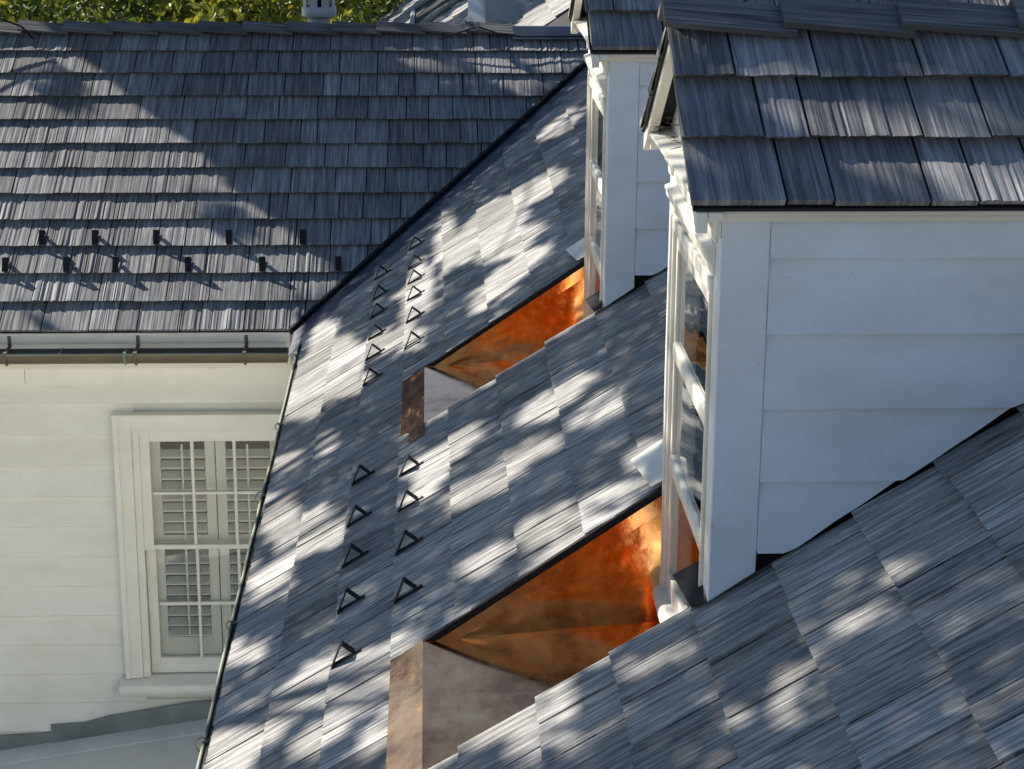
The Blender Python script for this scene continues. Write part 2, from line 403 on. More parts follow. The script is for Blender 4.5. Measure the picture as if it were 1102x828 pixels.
d_.hexa([(XW, YR, ZR - .07), (YR / VK, YR, ZR - .07), (0.0, 4.1, -.04), (XW, 4.1, -.04), (XW, YR, ZR - .002), (YR / VK, YR, ZR - .002), (0, 4.1, .02), (XW, 4.1, .02)])
d_.build('roof_deck', M_EDGE, wroof)
rc = MB(); ridge_caps(rc, Vector((XW, YR, ZR + .016)), Vector((1, 0, 0)), Vector((0, -CB, -SB)), Vector((0, CB, -SB)), 21, .255, rng)
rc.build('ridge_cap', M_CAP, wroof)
fl = MB(); X1 = XW + 21 * .255 + .02
fl.prism([(X1, YR - .11, ZR - .05), (X1, YR - .02, ZR + .012), (X1, YR + .02, ZR + .012), (X1, YR + .10, ZR - .05), (X1, YR + .02, ZR + .004), (X1, YR - .02, ZR + .004)], (YR / VK - X1 - .02, 0, 0))
fl.build('ridge_flashing', M_VALLEY, wroof)
# fascia mouldings below the butts
fm = MB(); prof = [(.0, -.008), (.0, -.056), (.012, -.066), (.030, -.070), (.030, -.20), (.3, -.20), (.3, -.008)]
fm.sweep([(p, q) for p, q in prof], [((XW, .02, 0), (0, 1, 0), (0, 0, 1)), ((-.005, .02, 0), (0, 1, 0), (0, 0, 1))]); fm.build('fascia', M_CREAM, wroof, .002)
# siding wall
wl = MB(); zl = [-.318] + [-.426 - .1655 * i for i in range(0, 34)]
for i in range(len(zl) - 1):
    zt, zb = zl[i], zl[i + 1]
    zb += .007
    for xa_, xb_ in (((XW, -.82), (-.02, .25)) if zb < -.55 and zt > -1.93 else ((XW, .25),)):
        wl.hexa([(xa_, .180, zb), (xb_, .180, zb), (xb_, .21, zb), (xa_, .21, zb), (xa_, .199, zt + .012), (xb_, .199, zt + .012), (xb_, .21, zt + .012), (xa_, .21, zt + .012)])
        wl.hexa([(xa_, .190, zb - .007), (xb_, .190, zb - .007), (xb_, .21, zb - .007), (xa_, .21, zb - .007), (xa_, .180, zb - .0001), (xb_, .180, zb - .0001), (xb_, .21, zb - .0001), (xa_, .21, zb - .0001)])
for q in ((XW, -.81, -6, -.02), (-.03, .25, -6, -.02), (-.81, -.03, -6, -1.93), (-.81, -.03, -.57, -.02)): wl.box(q[0], q[1], .2105, .40, q[2], q[3])
wl.box(XW, XW + .2, .41, 4.0, -6, -.02); wl.box(XW, .25, 3.8, 4.0, -6, -.02)
wl.build('wall', M_CREAM, wing)
fz = MB(); fz.box(XW, -1.35, .176, .24, -.318, -.1); fz.box(-1.348, .25, .176, .24, -.318, -.1); fz.build('frieze_board', M_CREAM, wing, .002)
# window: casing outer -.916 .. , glass -.744 .. -.10
win = empty('window', (-.42, .2, -1.95), parent=wing)
xl, xr, zt, zb = -.744, -.100, -.622, -1.842
cs = MB(); ox0, ox1 = -.916, .072
cs.box(ox0, ox0 + .085, .150, .2, -1.925, -.478); cs.box(ox1 - .085, ox1, .150, .2, -1.925, -.478); cs.box(ox0 + .0852, ox1 - .0852, .150, .2, -.563, -.478)
cs.box(ox0 - .006, ox0 + .022, .140, .199, -1.925, -.480); cs.box(ox1 - .022, ox1 + .006, .140, .199, -1.925, -.480); cs.box(ox0 + .0222, ox1 - .0222, .140, .199, -.505, -.480)
cs.box(ox0 - .012, ox1 + .012, .132, .199, -.479, -.468)
cs.box(ox0 + .0855, ox0 + .122, .163, .2, -1.925, -.564); cs.box(ox1 - .122, ox1 - .0855, .163, .2, -1.925, -.564); cs.box(ox0 + .1222, ox1 - .1222, .163, .2, -.585, -.564)
cs.build('casing', M_CREAM, win, .003)
def sash(z0, z1, y, bot):
    o = MB(); a, b = xl - .05, xr + .05
    o.box(a, xl, y, y + .035, z0, z1); o.box(xr, b, y, y + .035, z0, z1); o.box(xl + .0003, xr - .0003, y + .001, y + .034, z1 - .04, z1 - .0003); o.box(xl + .0003, xr - .0003, y + .001, y + .034, z0 + .0003, z0 + bot)
    w3 = (xr - xl) / 3
    for i in (1, 2): o.box(xl + w3 * i - .0075, xl + w3 * i + .0075, y + .004, y + .030, z0 + bot + .0003, z1 - .0403)
    zm_ = (z0 + bot + z1 - .04) / 2
    for i in range(3): o.box(xl + w3 * i + .008, xl + w3 * (i + 1) - .008, y + .004, y + .030, zm_ - .0075, zm_ + .0075)
    o.build('sash', M_CREAM, win, .002)
    p = MB(); p.box(xl - .004, xr + .004, y + .016, y + .020, z0 + bot - .004, z1 - .037); p.build('pane', M_GLASS, win)
sash(-1.21, -.582, .172, .024); sash(-1.925, -1.186, .176 + .036, .085)
cavity = MB()
cavity.box(xl - .06, xr + .06, .345, .36, zb - .1, zt + .05); cavity.build('window_back', M_DARK, win)
sl = MB(); sl.prism([(ox0 - .035, .075, -1.985), (ox0 - .035, .070, -1.965), (ox0 - .035, .080, -1.938), (ox0 - .035, .2, -1.926), (ox0 - .035, .2, -1.99)], (ox1 - ox0 + .07, 0, 0))
sl.box(ox0, ox1, .125, .2, -2.02, -1.991); sl.build('sill', M_CREAM, win, .006, smooth=False)
# plantation shutters behind the panes, two leaves
for a, b in ((xl - .01, (xl + xr) / 2 - .003), ((xl + xr) / 2 + .003, xr + .01)):
    sh = MB(); y = .262
    sh.box(a, a + .05, y, y + .028, zb - .02, zt + .02); sh.box(b - .05, b, y, y + .028, zb - .02, zt + .02)
    sh.box(a + .0503, b - .0503, y + .001, y + .027, zb - .02, zb + .10); sh.box(a + .0503, b - .0503, y + .001, y + .027, zt - .03, zt + .02)
    sh.box(a + .0503, b - .0503, y + .001, y + .027, -1.235, -1.165)
    sh.box((a + b) / 2 - .005, (a + b) / 2 + .005, y - .022, y - .012, zb + .12, zt - .04)
    z = zb + .13
    while z < zt - .05:
        if not -1.262 < z < -1.138:
            sh.hexa([(a + .052, y + .036, z + .006), (b - .052, y + .036, z + .006), (b - .052, y + .038, z + .011), (a + .052, y + .038, z + .011),
                     (a + .052, y - .012, z - .021), (b - .052, y - .012, z - .021), (b - .052, y - .012, z - .014), (a + .052, y - .012, z - .014)])
        z += .0585
    sh.build('shutter', M_SHUT, win)

# ------------------------------------------------------------------ gutters
gt = empty('roof_gutter', (-2, -.05, -.13), 'brown half-round gutter hung on straps under the wing eave', 'gutter')
def halfpipe(mb, frames, r, th=.003, n=12):
    prof = [(r * math.cos(math.pi + math.pi * i / n), r * math.sin(math.pi + math.pi * i / n)) for i in range(n + 1)]
    prof += [((r - th) * math.cos(math.pi + math.pi * i / n), (r - th) * math.sin(math.pi + math.pi * i / n)) for i in range(n, -1, -1)]
    mb.sweep(prof, frames)
t_ = MB(); yc, zc, r = -.048, -.083, .060
halfpipe(t_, [((XW, yc, zc), (0, 1, 0), (0, 0, 1)), ((-.012, yc, zc), (0, 1, 0), (0, 0, 1))], r)
t_.box(-.014, -.010, yc - r, yc + r, zc - .05, zc - .002)
t_.build('trough', M_BRONZE, gt, smooth=False)
t_ = MB(); t_.tube([(XW, yc - r, zc + .001), (-.012, yc - r, zc + .001)], .0055, 8); t_.build('rim', M_PATINA, gt, smooth=True)
for x in (-3.3, -2.35, -1.378, -.750, -.218):
    h = MB(); h.box(x - .009, x + .009, yc - r - .004, .022, zc + .006, zc + .010); h.box(x - .009, x + .009, .0185, .0215, zc + .01, -.02)
    h.tube([(x, yc + (r + .003) * math.cos(a), zc + (r + .003) * math.sin(a)) for a in [math.pi + i * math.pi / 10 for i in range(5)]], .008, 6)
    h.build('strap', M_BRONZE, gt)
h = MB(); h.tube([(-.80, yc + (r + .003) * math.cos(a), zc + (r + .003) * math.sin(a)) for a in [math.pi * .93 + i * math.pi / 10 for i in range(5)]], .007, 6); h.box(-.807, -.793, yc - r, yc + .02, zc + .003, zc + .007); h.build('strap', M_PATINA, gt)
h = MB(); h.box(-1.121, -1.113, yc - r, yc + r, zc - .001, zc + .004); h.build('spreader', M_PATINA, gt)
g2 = empty('eave_gutter', (.1, -3, .0), 'green weathered copper gutter rim along the long main roof eave', 'gutter')
t_ = MB(); fr = []
xg = lambda y: .066 + (.018 if y < -1 else .018 * max(0, -y)); fr = [((.128, y, .022), (1, 0, 0), (0, 0, 1)) for y in (.02, Y_SOUTH)]
halfpipe(t_, fr, .064); t_.build('trough', M_PATINA, g2)
t_ = MB(); rg = random.Random(2); t_.tube([(.064 + rg.uniform(-.003, .003), .03 - i * .25, .024 + rg.uniform(-.003, .003)) for i in range(34)], .006, 8); t_.build('rim', M_PATINA, g2, smooth=True)
for y, s_ in ((-.55, 1), (-1.6, 1), (-2.47, 1.6), (-3.64, 1), (-4.45, 1.4)):
    h = MB(); h.tube([(.060 + .013 * s_ * math.cos(a), y + rg.uniform(-.002, .002), .022 + .016 * s_ * math.sin(a)) for a in [i * .7 for i in range(10)]], .003, 6); h.tube([(.06, y, .03), (.13, y + .01, .035)], .004, 6); h.build('strap', M_PATINA, g2)

# ------------------------------------------------------------------ low grey roof against the wing wall
zlr = lambda x: -2.352 + .1568 * (x + 1.618)
lr = empty('low_roof', (-1.5, -1, zlr(-1.5)), 'low sloping pale grey membrane roof meeting the cream wing wall', 'roof')
o = MB(); o.hexa([(x, y, zlr(x) - .14) for x, y in ((XW, -2.3), (.25, -2.3), (.25, .186), (XW, .186))] + [(x, y, zlr(x) - .012) for x, y in ((XW, -2.3), (.25, -2.3), (.25, .186), (XW, .186))]); o.build('membrane', M_MEMB, lr)
o = MB(); o.hexa([(x, y, zlr(x) - .0125) for x, y in ((XW, .03), (.25, .03), (.25, .186), (XW, .186))] + [(x, y, zlr(x) + q) for x, y, q in ((XW, .03, -.006), (.25, .03, -.006), (.25, .186, .003), (XW, .186, .003))]); o.build('membrane_lap', M_MEMB, lr, .002)
o = MB(); o.prism([(XW, .186, zlr(XW) - .01), (-1.332, .186, zlr(-1.332) - .01), (-1.332, .186, -2.250), (-1.63, .186, -2.262), (-2.3, .186, -2.33), (XW, .186, zlr(XW) + .15)], (0, -.008, 0)); o.build('wall_flashing', M_LEAD, lr)
o = MB(); o.prism([(-1.334, .177, zlr(-1.334) - .008), (.25, .177, zlr(.25) - .008), (.25, .177, zlr(.25) + .11), (-.48, .177, -2.070), (-.60, .177, -2.080), (-1.02, .177, -2.150), (-1.16, .177, -2.188), (-1.334, .177, -2.198)], (0, -.006, 0)); o.build('wall_flashing', M_LEAD, lr)
for x in (XW + .1, .1): o = MB(); o.box(x - .07, x + .07, -2.2, -2.06, -6, zlr(x) - .13); o.build('post', M_CREAM, lr)

# ------------------------------------------------------------------ dormers
def make_dormer(d, seed, label):
    rng = random.Random(seed); yn, yf, yc = YN + d, -4.68 + d, YC + d
    D = empty('dormer', (XF, yc, .6), label, 'dormer', 'white dormers with shake gable roofs')
    ZE, YE, YEf = 1.757, -5.588 + d, -4.600 + d      # eave: top of the butts
    ZT = 1.705                                        # top of wall
    XL = 1.205                                        # rake edge
    # side walls
    for sgn, yw in ((-1, yn), (1, yf)):
        w = MB(); inn = -sgn
        x0 = XF + .1005
        zs = [.9951 - .1585 * 2, .9951 - .1585, .9951, 1.1536, 1.3121, 1.4706, 1.629, ZT + .03]
        for i in range(2, len(zs) - 1):
            zb, zt = zs[i], zs[i + 1]; n = 60
            pts = []
            for j in range(n + 1):
                x = x0 + (3.0 - x0) * j / n
                b = max(zb, zm(x) + .005 + (noise.noise((x * 14, seed, i)) * .003)); t = max(zt + (.008 if i < 6 else 0), b)
                ob = -.005 - .019 * (zt - b) / (zt - zb) if t > b else -.005
                pts.append((x, b, t, ob))
            for j in range(n):
                if pts[j][2] - pts[j][1] < .001: continue
                p, q = pts[j], pts[j + 1]
                yo = lambda o: yw - sgn * -1 * 0 + sgn * (-o - .012)
                if p[1] == zb and q[1] == zb and i > 2:
                    w.hexa([(p[0], yw + inn * .03, zb - .012), (q[0], yw + inn * .03, zb - .012), (q[0], yw + inn * .0045, zb - .012), (p[0], yw + inn * .0045, zb - .012),
                            (p[0], yw + inn * .03, zb - .0001), (q[0], yw + inn * .03, zb - .0001), (q[0], yw + inn * .0045, zb - .0001), (p[0], yw + inn * .0045, zb - .0001)])
                w.hexa([(p[0], yw + inn * .03, p[1]), (q[0], yw + inn * .03, q[1]), (q[0], yw - inn * (-q[3] - .005), q[1]), (p[0], yw - inn * (-p[3] - .005), p[1]),
                        (p[0], yw + inn * .03, p[2]), (q[0], yw + inn * .03, q[2]), (q[0], yw + inn * .004, q[2]), (p[0], yw + inn * .004, p[2])])
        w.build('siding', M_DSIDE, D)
        b = MB(); y0, y1 = sorted((yw + inn * .035, yw + inn * .05))
        b.prism([(XF + .03, y0, zm(XF) - .3), (2.58, y0, zm(2.58) - .1), (2.58, y0, ZT), (XF + .03, y0, ZT)], (0, y1 - y0, 0)); b.build('sheathing', M_EDGE, D)
        # corner board following the roof slope at its foot
        c = MB(); y0, y1 = sorted((yw - inn * .008, yw + inn * .05))
        zl_ = (lambda x: zm(x) + .004) if sgn < 0 else (lambda x: zm(x) - .02)
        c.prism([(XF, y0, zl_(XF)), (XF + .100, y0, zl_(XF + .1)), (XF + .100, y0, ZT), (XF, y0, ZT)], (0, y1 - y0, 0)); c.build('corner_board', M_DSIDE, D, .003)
        # eave moulding with a rounded end, and the little block under it
        mo = MB(); pr = [(0, 0), (.010, 0), (.014, .005), (.018, .012), (.028, .018), (.042, .021), (.048, .022), (.048, .030), (0, .040)]
        ya = yw - inn * .008
        mo.sweep(pr if sgn > 0 else pr[::-1], [((XF - .05, ya, ZT - .003), (0, -inn, 0), (0, 0, 1)), ((2.9, ya, ZT - .003), (0, -inn, 0), (0, 0, 1))]); mo.build('eave_moulding', M_WHITE, D, .002)
        bl = MB(); y0, y1 = sorted((ya - inn * .001, ya + inn * .06)); bl.prism([(XF - .012, y0, ZT - .004), (XF - .012, y0, ZT - .03), (XF - .006, y0, ZT - .038), (XF, y0, ZT - .04), (XF, y0, ZT - .004)], (0, y1 - y0, 0)); bl.build('bracket', M_WHITE, D, .002)
    # roof
    R = empty('roof', (XL, yc, ZE), parent=D)
    zr = ZE + (yc - YE) * TG
    cg, sg = math.cos(GA), math.sin(GA); eg = .188
    smax = (yc - YE) / cg
    valx = lambda z: z / TA
    for sgn in (1, -1):
        mb = MB()
        if sgn > 0: O = Vector((0, YE, ZE)); U = Vector((1, 0, 0)); V = Vector((0, cg, sg)); N = Vector((0, -sg, cg)); span = [(XL, 3.1)]; vm = lambda u: ((u - .0) * TA - ZE) / sg - .0 + .06
        else: O = Vector((0, YEf, ZE)); U = Vector((-1, 0, 0)); V = Vector((0, -cg, sg)); N = Vector((0, sg, cg)); span = [(-3.1, -XL)]; vm = lambda u: (-u * TA - ZE) / sg + .06
        shingles(mb, O, U, V, N, [(k * eg, span) for k in range(4)], rng, vmin=vm, vmax=lambda u: smax, col=.0055, t=.031, e=eg, ridge=2.0)
        mb.build('shingles', M_SHAKE_W, R)
    dk = MB()
    for (ya, yb) in ((YE, yc), (YEf, yc)):
        s = 1 if ya < yb else -1
        dk.hexa([(XL + .004, ya + s * .085, ZE + .003), (2.95, ya + s * .085, ZE + .003), (2.95, yb, zr - .052), (XL + .004, yb, zr - .052),
                 (XL + .004, ya + s * .085, ZE + .013), (2.95, ya + s * .085, ZE + .013), (2.95, yb, zr - .044), (XL + .004, yb, zr - .044)])
        dk.hexa([(x, ya + s * o, ZE + h) for h0 in (-.0285, -.0225) for x, o, h in ((XL + .004, .010, h0 + .006), (2.95, .010, h0 + .006), (2.95, .084, h0 + .034), (XL + .004, .084, h0 + .034))])
    dk.build('roof_deck', M_EDGE, R)
    vl = MB()
    for s in (1, -1):                                 # metal in the valley against the main roof
        ya = YE if s > 0 else YEf
        a = [(2.36, ya, ZE - .038), (2.75, ya, ZE - .038), (zr / TA + .2, yc, zr - .0395), (zr / TA - .18, yc, zr - .0395)]
        vl.hexa([(x, y, z - .003) for x, y, z in a] + a)
    vl.build('valley_metal', M_VALLEY, R)
    rc = MB(); ridge_caps(rc, Vector((XL - .012, yc, zr + .002)), Vector((1, 0, 0)), Vector((0, -cg, -sg)), Vector((0, cg, -sg)), 8, .253, rng, w=.088, th=.018)
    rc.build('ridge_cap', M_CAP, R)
    # gable: tympanum, rake boards
    G = MB()
    G.prism([(XF - .004, yn, ZT), (XF - .004, yf, ZT), (XF - .004, yf + .0, ZE - .03 + (YEf - yf) * TG), (XF - .004, yc, zr - .05), (XF - .004, yn, ZE - .03 + (yn - YE) * TG)], (.05, 0, 0))
    G.build('gable_board', M_WHITE, D)
    for (ya, s) in ((YE, 1), (YEf, -1)):
        for (xa, xb, h0, h1) in ((XL + .010, XL + .034, .034, .075), (XL + .035, XF - .005, .034, .052)):
            rk = MB(); yb = yc - s * .0008
            zt0, zt1 = ZE - h0 + .0, zr - h0
            ya2 = ya + s * .012; z0_ = ZE + .012 * TG - h0
            rk.hexa([(xa, ya2, z0_ - (h1 - h0)), (xb, ya2, z0_ - (h1 - h0)), (xb, yb, zt1 - (h1 - h0)), (xa, yb, zt1 - (h1 - h0)), (xa, ya2, z0_), (xb, ya2, z0_), (xb, yb, zt1), (xa, yb, zt1)])
            rk.build('rake_board', M_WHITE, D, .002)
    # cornice shelf across the gable foot
    co = MB(); pr = [(0, 0), (.012, .0), (.015, .008), (.026, .020), (.040, .027), (.042, .036), (.052, .038), (.052, .046), (0, .056)]
    co.sweep(pr, [((XF - .004, yn - .022, ZT + .0), (-1, 0, 0), (0, 0, 1)), ((XF - .004, yf + .046, ZT - .004), (-1, 0, 0), (0, 0, 1))]); co.build('cornice', M_WHITE, D, .002)
    # face boards round the window
    f = MB(); zb0 = .56
    f.box(XF, XF + .05, yn + .0505, yn + .07, zb0, ZT); f.box(XF, XF + .05, yf - .07, yf - .0505, zb0, ZT)
    f.box(XF + .001, XF + .05, yn + .0703, yf - .0703, 1.565, ZT)
    f.build('face_board', M_WHITE, D, .002)
    hd = MB(); pr = [(0, 0), (.005, 0), (.006, .012), (.010, .024), (.017, .030), (.018, .044), (.021, .046), (.021, .054), (0, .062)]
    hd.sweep(pr, [((XF, yn + .055, 1.575), (-1, 0, 0), (0, 0, 1)), ((XF, yf - .055, 1.575), (-1, 0, 0), (0, 0, 1))]); hd.build('head_moulding', M_WHITE, D, .0015)
    for y in (yn + .055, yf - .03):
        br = MB(); br.prism([(XF, y - .02, ZT), (XF - .020, y - .02, ZT), (XF - .018, y - .02, ZT - .02), (XF - .009, y - .02, ZT - .035), (XF - .007, y - .02, ZT - .055), (XF, y - .02, ZT - .06)], (0, .04, 0)); br.build('gable_bracket', M_WHITE, D, .002)
    # window
    Wn = empty('window', (XF, yc, .6), parent=D)
    fr = MB(); ya, yb = yn + .0703, yf - .0703
    cas = ((ya, ya + .014, -.008), (ya + .0145, ya + .03, -.003), (yb - .03, yb - .0145, -.003), (yb - .014, yb, -.008))
    for (p, q, o) in cas: fr.box(XF + o, XF + .05, p, q, zb0, 1.563)
    fr.box(XF - .006, XF + .05, ya + .0305, yb - .0305, 1.53, 1.563)
    fr.build('frame', M_WHITE, Wn, .003)
    sa = MB(); p, q = ya + .0305, yb - .0305
    sa.box(XF + .006, XF + .04, p, p + .022, .60, 1.529); sa.box(XF + .006, XF + .04, q - .022, q, .60, 1.529)
    sa.box(XF + .006, XF + .04, p + .0223, q - .0223, 1.485, 1.529); sa.box(XF + .006, XF + .04, p + .0223, q - .0223, .60, .665)
    sa.build('sash', M_WHITE, Wn, .003)
    for z in (1.240, .953):
        ra = MB(); ra.prism([(XF + .038, p + .02, z - .019), (XF + .002, p + .02, z - .019), (XF + .002, p + .02, z + .012), (XF + .008, p + .02, z + .018), (XF + .038, p + .02, z + .019)], (0, q - p - .04, 0)); ra.build('glazing_bar', M_WHITE, Wn, .0008)
    for (z0, z1) in ((.665, .93), (.976, 1.217), (1.263, 1.486)):
        gl = MB(); gl.box(XF + .013, XF + .017, p + .019, q - .019, z0 - .002, z1 + .002); gl.build('pane', M_GLASS, Wn)
    rm = MB(); rm.box(XF + .30, XF + .31, yn + .06, yf - .06, .5, 1.7); rm.build('dark_interior', M_DARK, Wn)  # black sheet standing in for the unlit room behind the panes
    si = MB(); si.prism([(XF - .022, ya - .02, .572), (XF - .027, ya - .02, .585), (XF - .022, ya - .02, .608), (XF + .02, ya - .02, .614), (XF + .02, ya - .02, .566)], (0, yb - ya + .04, 0)); si.build('sill', M_WHITE, Wn, .012)
    return D
make_dormer(0, 21, 'nearer and larger white dormer with weatherboard cheek and shake gable roof, front right')
make_dormer(DY, 22, 'farther white dormer rising beside the valley, behind the nearer dormer')

# ------------------------------------------------------------------ copper pans in front of the dormer windows
def make_pan(d, label):
    xa, xb, yfar, ynear = .668, XF + .004, -4.756 + d, -5.452 + d
    zf = lambda x: .4575 + (x - xa) * .085
    A = empty('copper_pan', (.9, yfar, .45), label, 'flashing', 'copper pans sunk in front of the dormers')
    n = 16; m = 12
    def sheet(fn, nu, nv, name):
        o = MB(); vs = [fn(i / nu, j / nv) for i in range(nu + 1) for j in range(nv + 1)]
        o.add(vs, [(i * (nv + 1) + j, (i + 1) * (nv + 1) + j, (i + 1) * (nv + 1) + j + 1, i * (nv + 1) + j + 1) for i in range(nu) for j in range(nv)])
        ob = o.build(name, M_COPPER_OLD if name == 'floor' else M_COPPER, A, smooth=True); s = ob.modifiers.new('thickness', 'SOLIDIFY'); s.thickness = .0015; s.offset = -1; e2 = ob.modifiers.new('crisp', 'EDGE_SPLIT'); e2.split_angle = .5
        return ob
    wob = lambda x, y, k: noise.noise((x * 5 + d, y * 5, k)) * .004
    sheet(lambda s, t: (xa + (xb - xa) * s, ynear + (yfar - ynear) * t, zf(xa + (xb - xa) * s) + wob(s, t, 1) * max(0, min(1, 2.2 * s - .3)) * (1 if 0 < t < 1 else 0)), 16, 14, 'floor')
    def cheek(y, sg):
        def fn(s, t):
            x = xa + (xb - xa) * s; z0, z1 = zf(x) - .001, zm(x) - (.026 if sg > 0 else .0175)
            z = z0 + (max(z1, z0 + .001) - z0) * t
            return (x, y + sg * (wob(s * 1.7, t, 3) * (1 if 0 < t < 1 else 0) - .006 * s * math.sin(math.pi * t)), z)
        return fn
    sheet(cheek(yfar, 1), 18, 8, 'cheek'); sheet(cheek(ynear, -1), 18, 8, 'cheek')
    lip = MB(); a = [(xa + .06, yfar - .004, zm(xa + .06) - .055), (xb, yfar - .004, zm(xb) - .068), (xb, yfar - .004, zm(xb) - .022), (xa, yfar - .004, zm(xa) - .022)]
    lip.prism(a, (0, .003, 0)); lip.build('lip', M_COPPER, A)
    ap = MB(); dd = .0075; x0, x1 = .586, xa + .001
    y0, y1 = -4.742 + d, -5.563 + d
    ap_ = ap.hexa([(x0, y1, zm(x0) - .012), (x1, y1, zm(x1) - .016), (x1, y0, zm(x1) - .016), (x0, y0, zm(x0) - .012), (x0, y1, zm(x0) - .0035), (x1, y1, zf(x1) + .001), (x1, y0, zf(x1) + .001), (x0, y0, zm(x0) - .0035)]); ap.build('apron', M_COPPER_OLD, A)
    return A
make_pan(0, 'large glowing copper pan in front of the nearer dormer window')
make_pan(DY, 'smaller copper pan below the farther dormer window, upper of the two')

# ------------------------------------------------------------------ flaps of step flashing at the dormer feet
def plate(name, mat, pts, th, label):
    o = MB(); o.prism(pts, th); return tag(o.build(name, mat, None, .001), label, 'flashing')
for d, who in ((0, 'nearer'), (DY, 'farther')):
    q = [(1.216, -4.485 + d), (1.305, -4.485 + d), (1.274, -4.752 + d), (1.242, -4.744 + d)]
    plate('flashing_flap', M_WHITE, [(x, y, zm(x) + .012) for x, y in q], (0, 0, .003), 'white bent flashing flap on the shakes left of the %s dormer window' % who)
    q = [(1.228, -5.298 + d), (1.290, -5.315 + d), (1.268, -5.516 + d), (1.243, -5.507 + d)]
    plate('flashing_flap', M_BLACK, [(x, y, zm(x) + .010) for x, y in q], (0, 0, .003), 'black folded flashing flap at the foot of the %s dormer corner' % who)

# ------------------------------------------------------------------ snow guards
def guard_mesh():
    o = MB(); w = .0155; t = .0015
    def strap(a, b, w=w):
        a, b = Vector(a), Vector(b); dr = (b - a).normalized(); nn = Vector((dr.y, 0, 0)); k = Vector((0, -dr.z, dr.y)) * t
        p = [a + Vector((-w, 0, 0)), a + Vector((w, 0, 0)), b + Vector((w, 0, 0)), b + Vector((-w, 0, 0))]
        o.hexa([q - k for q in p] + [q + k for q in p])
    return o, strap
gp = []
for nm in ('strap_front', 'strap_back', 'base_strap'): pass
proto = empty('snow_guard', (0, 0, 0), 'x', 'snow guard')
for nm, a, b in (('upright', (0, .000, -.004), (0, .064, .041)), ('brace', (0, .0655, .041), (0, .079, .001)), ('base_strap', (0, .004, .0025), (0, .097, -.0022))):
    o, st = guard_mesh(); st(a, b, .006) if nm == 'base_strap' else st(a, b); o.build(nm, M_BLACK, proto)
ORD = ['first', 'second', 'third', 'fourth', 'fifth', 'sixth']
first = True
def set_guard(origin, U, V, N, label, group):
    global first
    o = proto if first else copy_tree(proto)
    first = False
    m = Matrix.Identity(4)
    for i in range(3): m[i][0] = U[i]; m[i][1] = V[i]; m[i][2] = N[i]; m[i][3] = origin[i]
    o.location = origin; o.rotation_euler = m.to_euler(); o['label'] = label; o['group'] = group
    return o
for k, xs, nm in ((3, (-1.292, -1.023, -.711, -.341, .039), 'upper'), (2, (-1.45, -1.144, -.897, -.533, -.159, .226), 'lower')):
    for i, x in enumerate(xs):
        set_guard(Ow + Uw * x + Vw * (k * E + .004), Uw, Vw, Nw, 'black snow guard on the wing roof, %s from the left in the %s row' % (ORD[i], nm), 'snow guards in two rows on the wing roof')
for k, ys, nm in ((3, (.017, -.383, -.695, -1.005, -1.377, -1.778), 'right column above the farther copper pan'), (2, (-.124, -.528, -.866, -1.232, -1.549, -1.913), 'left column above the farther copper pan'),
                  (3, (-3.331, -3.664, -4.012, -4.374), 'right column between the copper pans'), (2, (-3.09, -3.488, -3.827, -4.172, -4.537), 'left column between the copper pans')):
    for i, y in enumerate(ys):
        set_guard(Om + Um * -y + Vm * (k * E + .003), Um, Vm, Nm, 'black snow guard, %s from the top in the %s' % (ORD[i], nm), 'snow guards in columns on the main roof')

# ------------------------------------------------------------------ small things
lf = MB(); rl = random.Random(3)
o_ = Vector((.491, -.141, .356))
for i in range(5):
    a = rl.uniform(0, 6.3); c = o_ + Um * rl.uniform(-.025, .025) + Vm * rl.uniform(-.02, .03); u = (Um * math.cos(a) + Vm * math.sin(a)); v = u.cross(Nm); lf.cur = rl.random()
    lf.add([c - u * .025, c + v * .011 + Nm * .006, c + u * .025 + Nm * .002, c - v * .011 + Nm * .008], [(0, 1, 2, 3)])
ob = lf.build('fallen_leaf', M_DRYLEAF); ob.modifiers.new('thickness', 'SOLIDIFY').thickness = .0006
tag(ob, 'yellowish dry leaf caught by the top snow guard near the valley', 'leaf')
tw = MB()
for i in range(46):
    y = rl.uniform(-5.2, -4.72); x = rl.uniform(1.222, 1.262); z = 1.777 + (x - 1.21) * .26; a = rl.uniform(0, 6.3); l = rl.uniform(.004, .014)
    tw.tube([(x - l * math.cos(a), y - l * math.sin(a), z + .002), (x + l * math.cos(a), y + l * math.sin(a), z + rl.uniform(.002, .006))], .0009, 4)
tag(tw.build('leaf_litter', M_BARK), 'dark twigs and litter lying on the white cornice shelf', 'litter', kind='stuff')
cb = MB(); pts = []
for (x, y, z) in ((-2.2, 1.95, 1.36), (-1.95, 2.0, 1.335), (-1.76, 2.02, 1.318), (-1.62, 1.98, 1.272), (-1.55, 1.93, 1.21)): pts.append((x, y, z))
cb.tube(pts, .006, 6); tag(cb.build('roof_cable', M_BLACK), 'thin black cable lying over the wing ridge at the far left', 'cable')
cb = MB(); cb.tube([(.76, 1.92, 1.212), (.88, 1.94, 1.252), (.97, 1.96, 1.278), (1.08, 1.94, 1.245), (1.22, 1.93, 1.225), (1.6, 1.95, 1.225)], .005, 6)
ob = cb.build('roof_cable', M_BLACK); tag(ob, 'thin black cable sagging from a clip on the right end of the wing ridge', 'cable')
cl = MB(); cl.box(.955, .985, 1.955, 1.985, 1.265, 1.305); cl.build('clip', M_LEAD, ob)
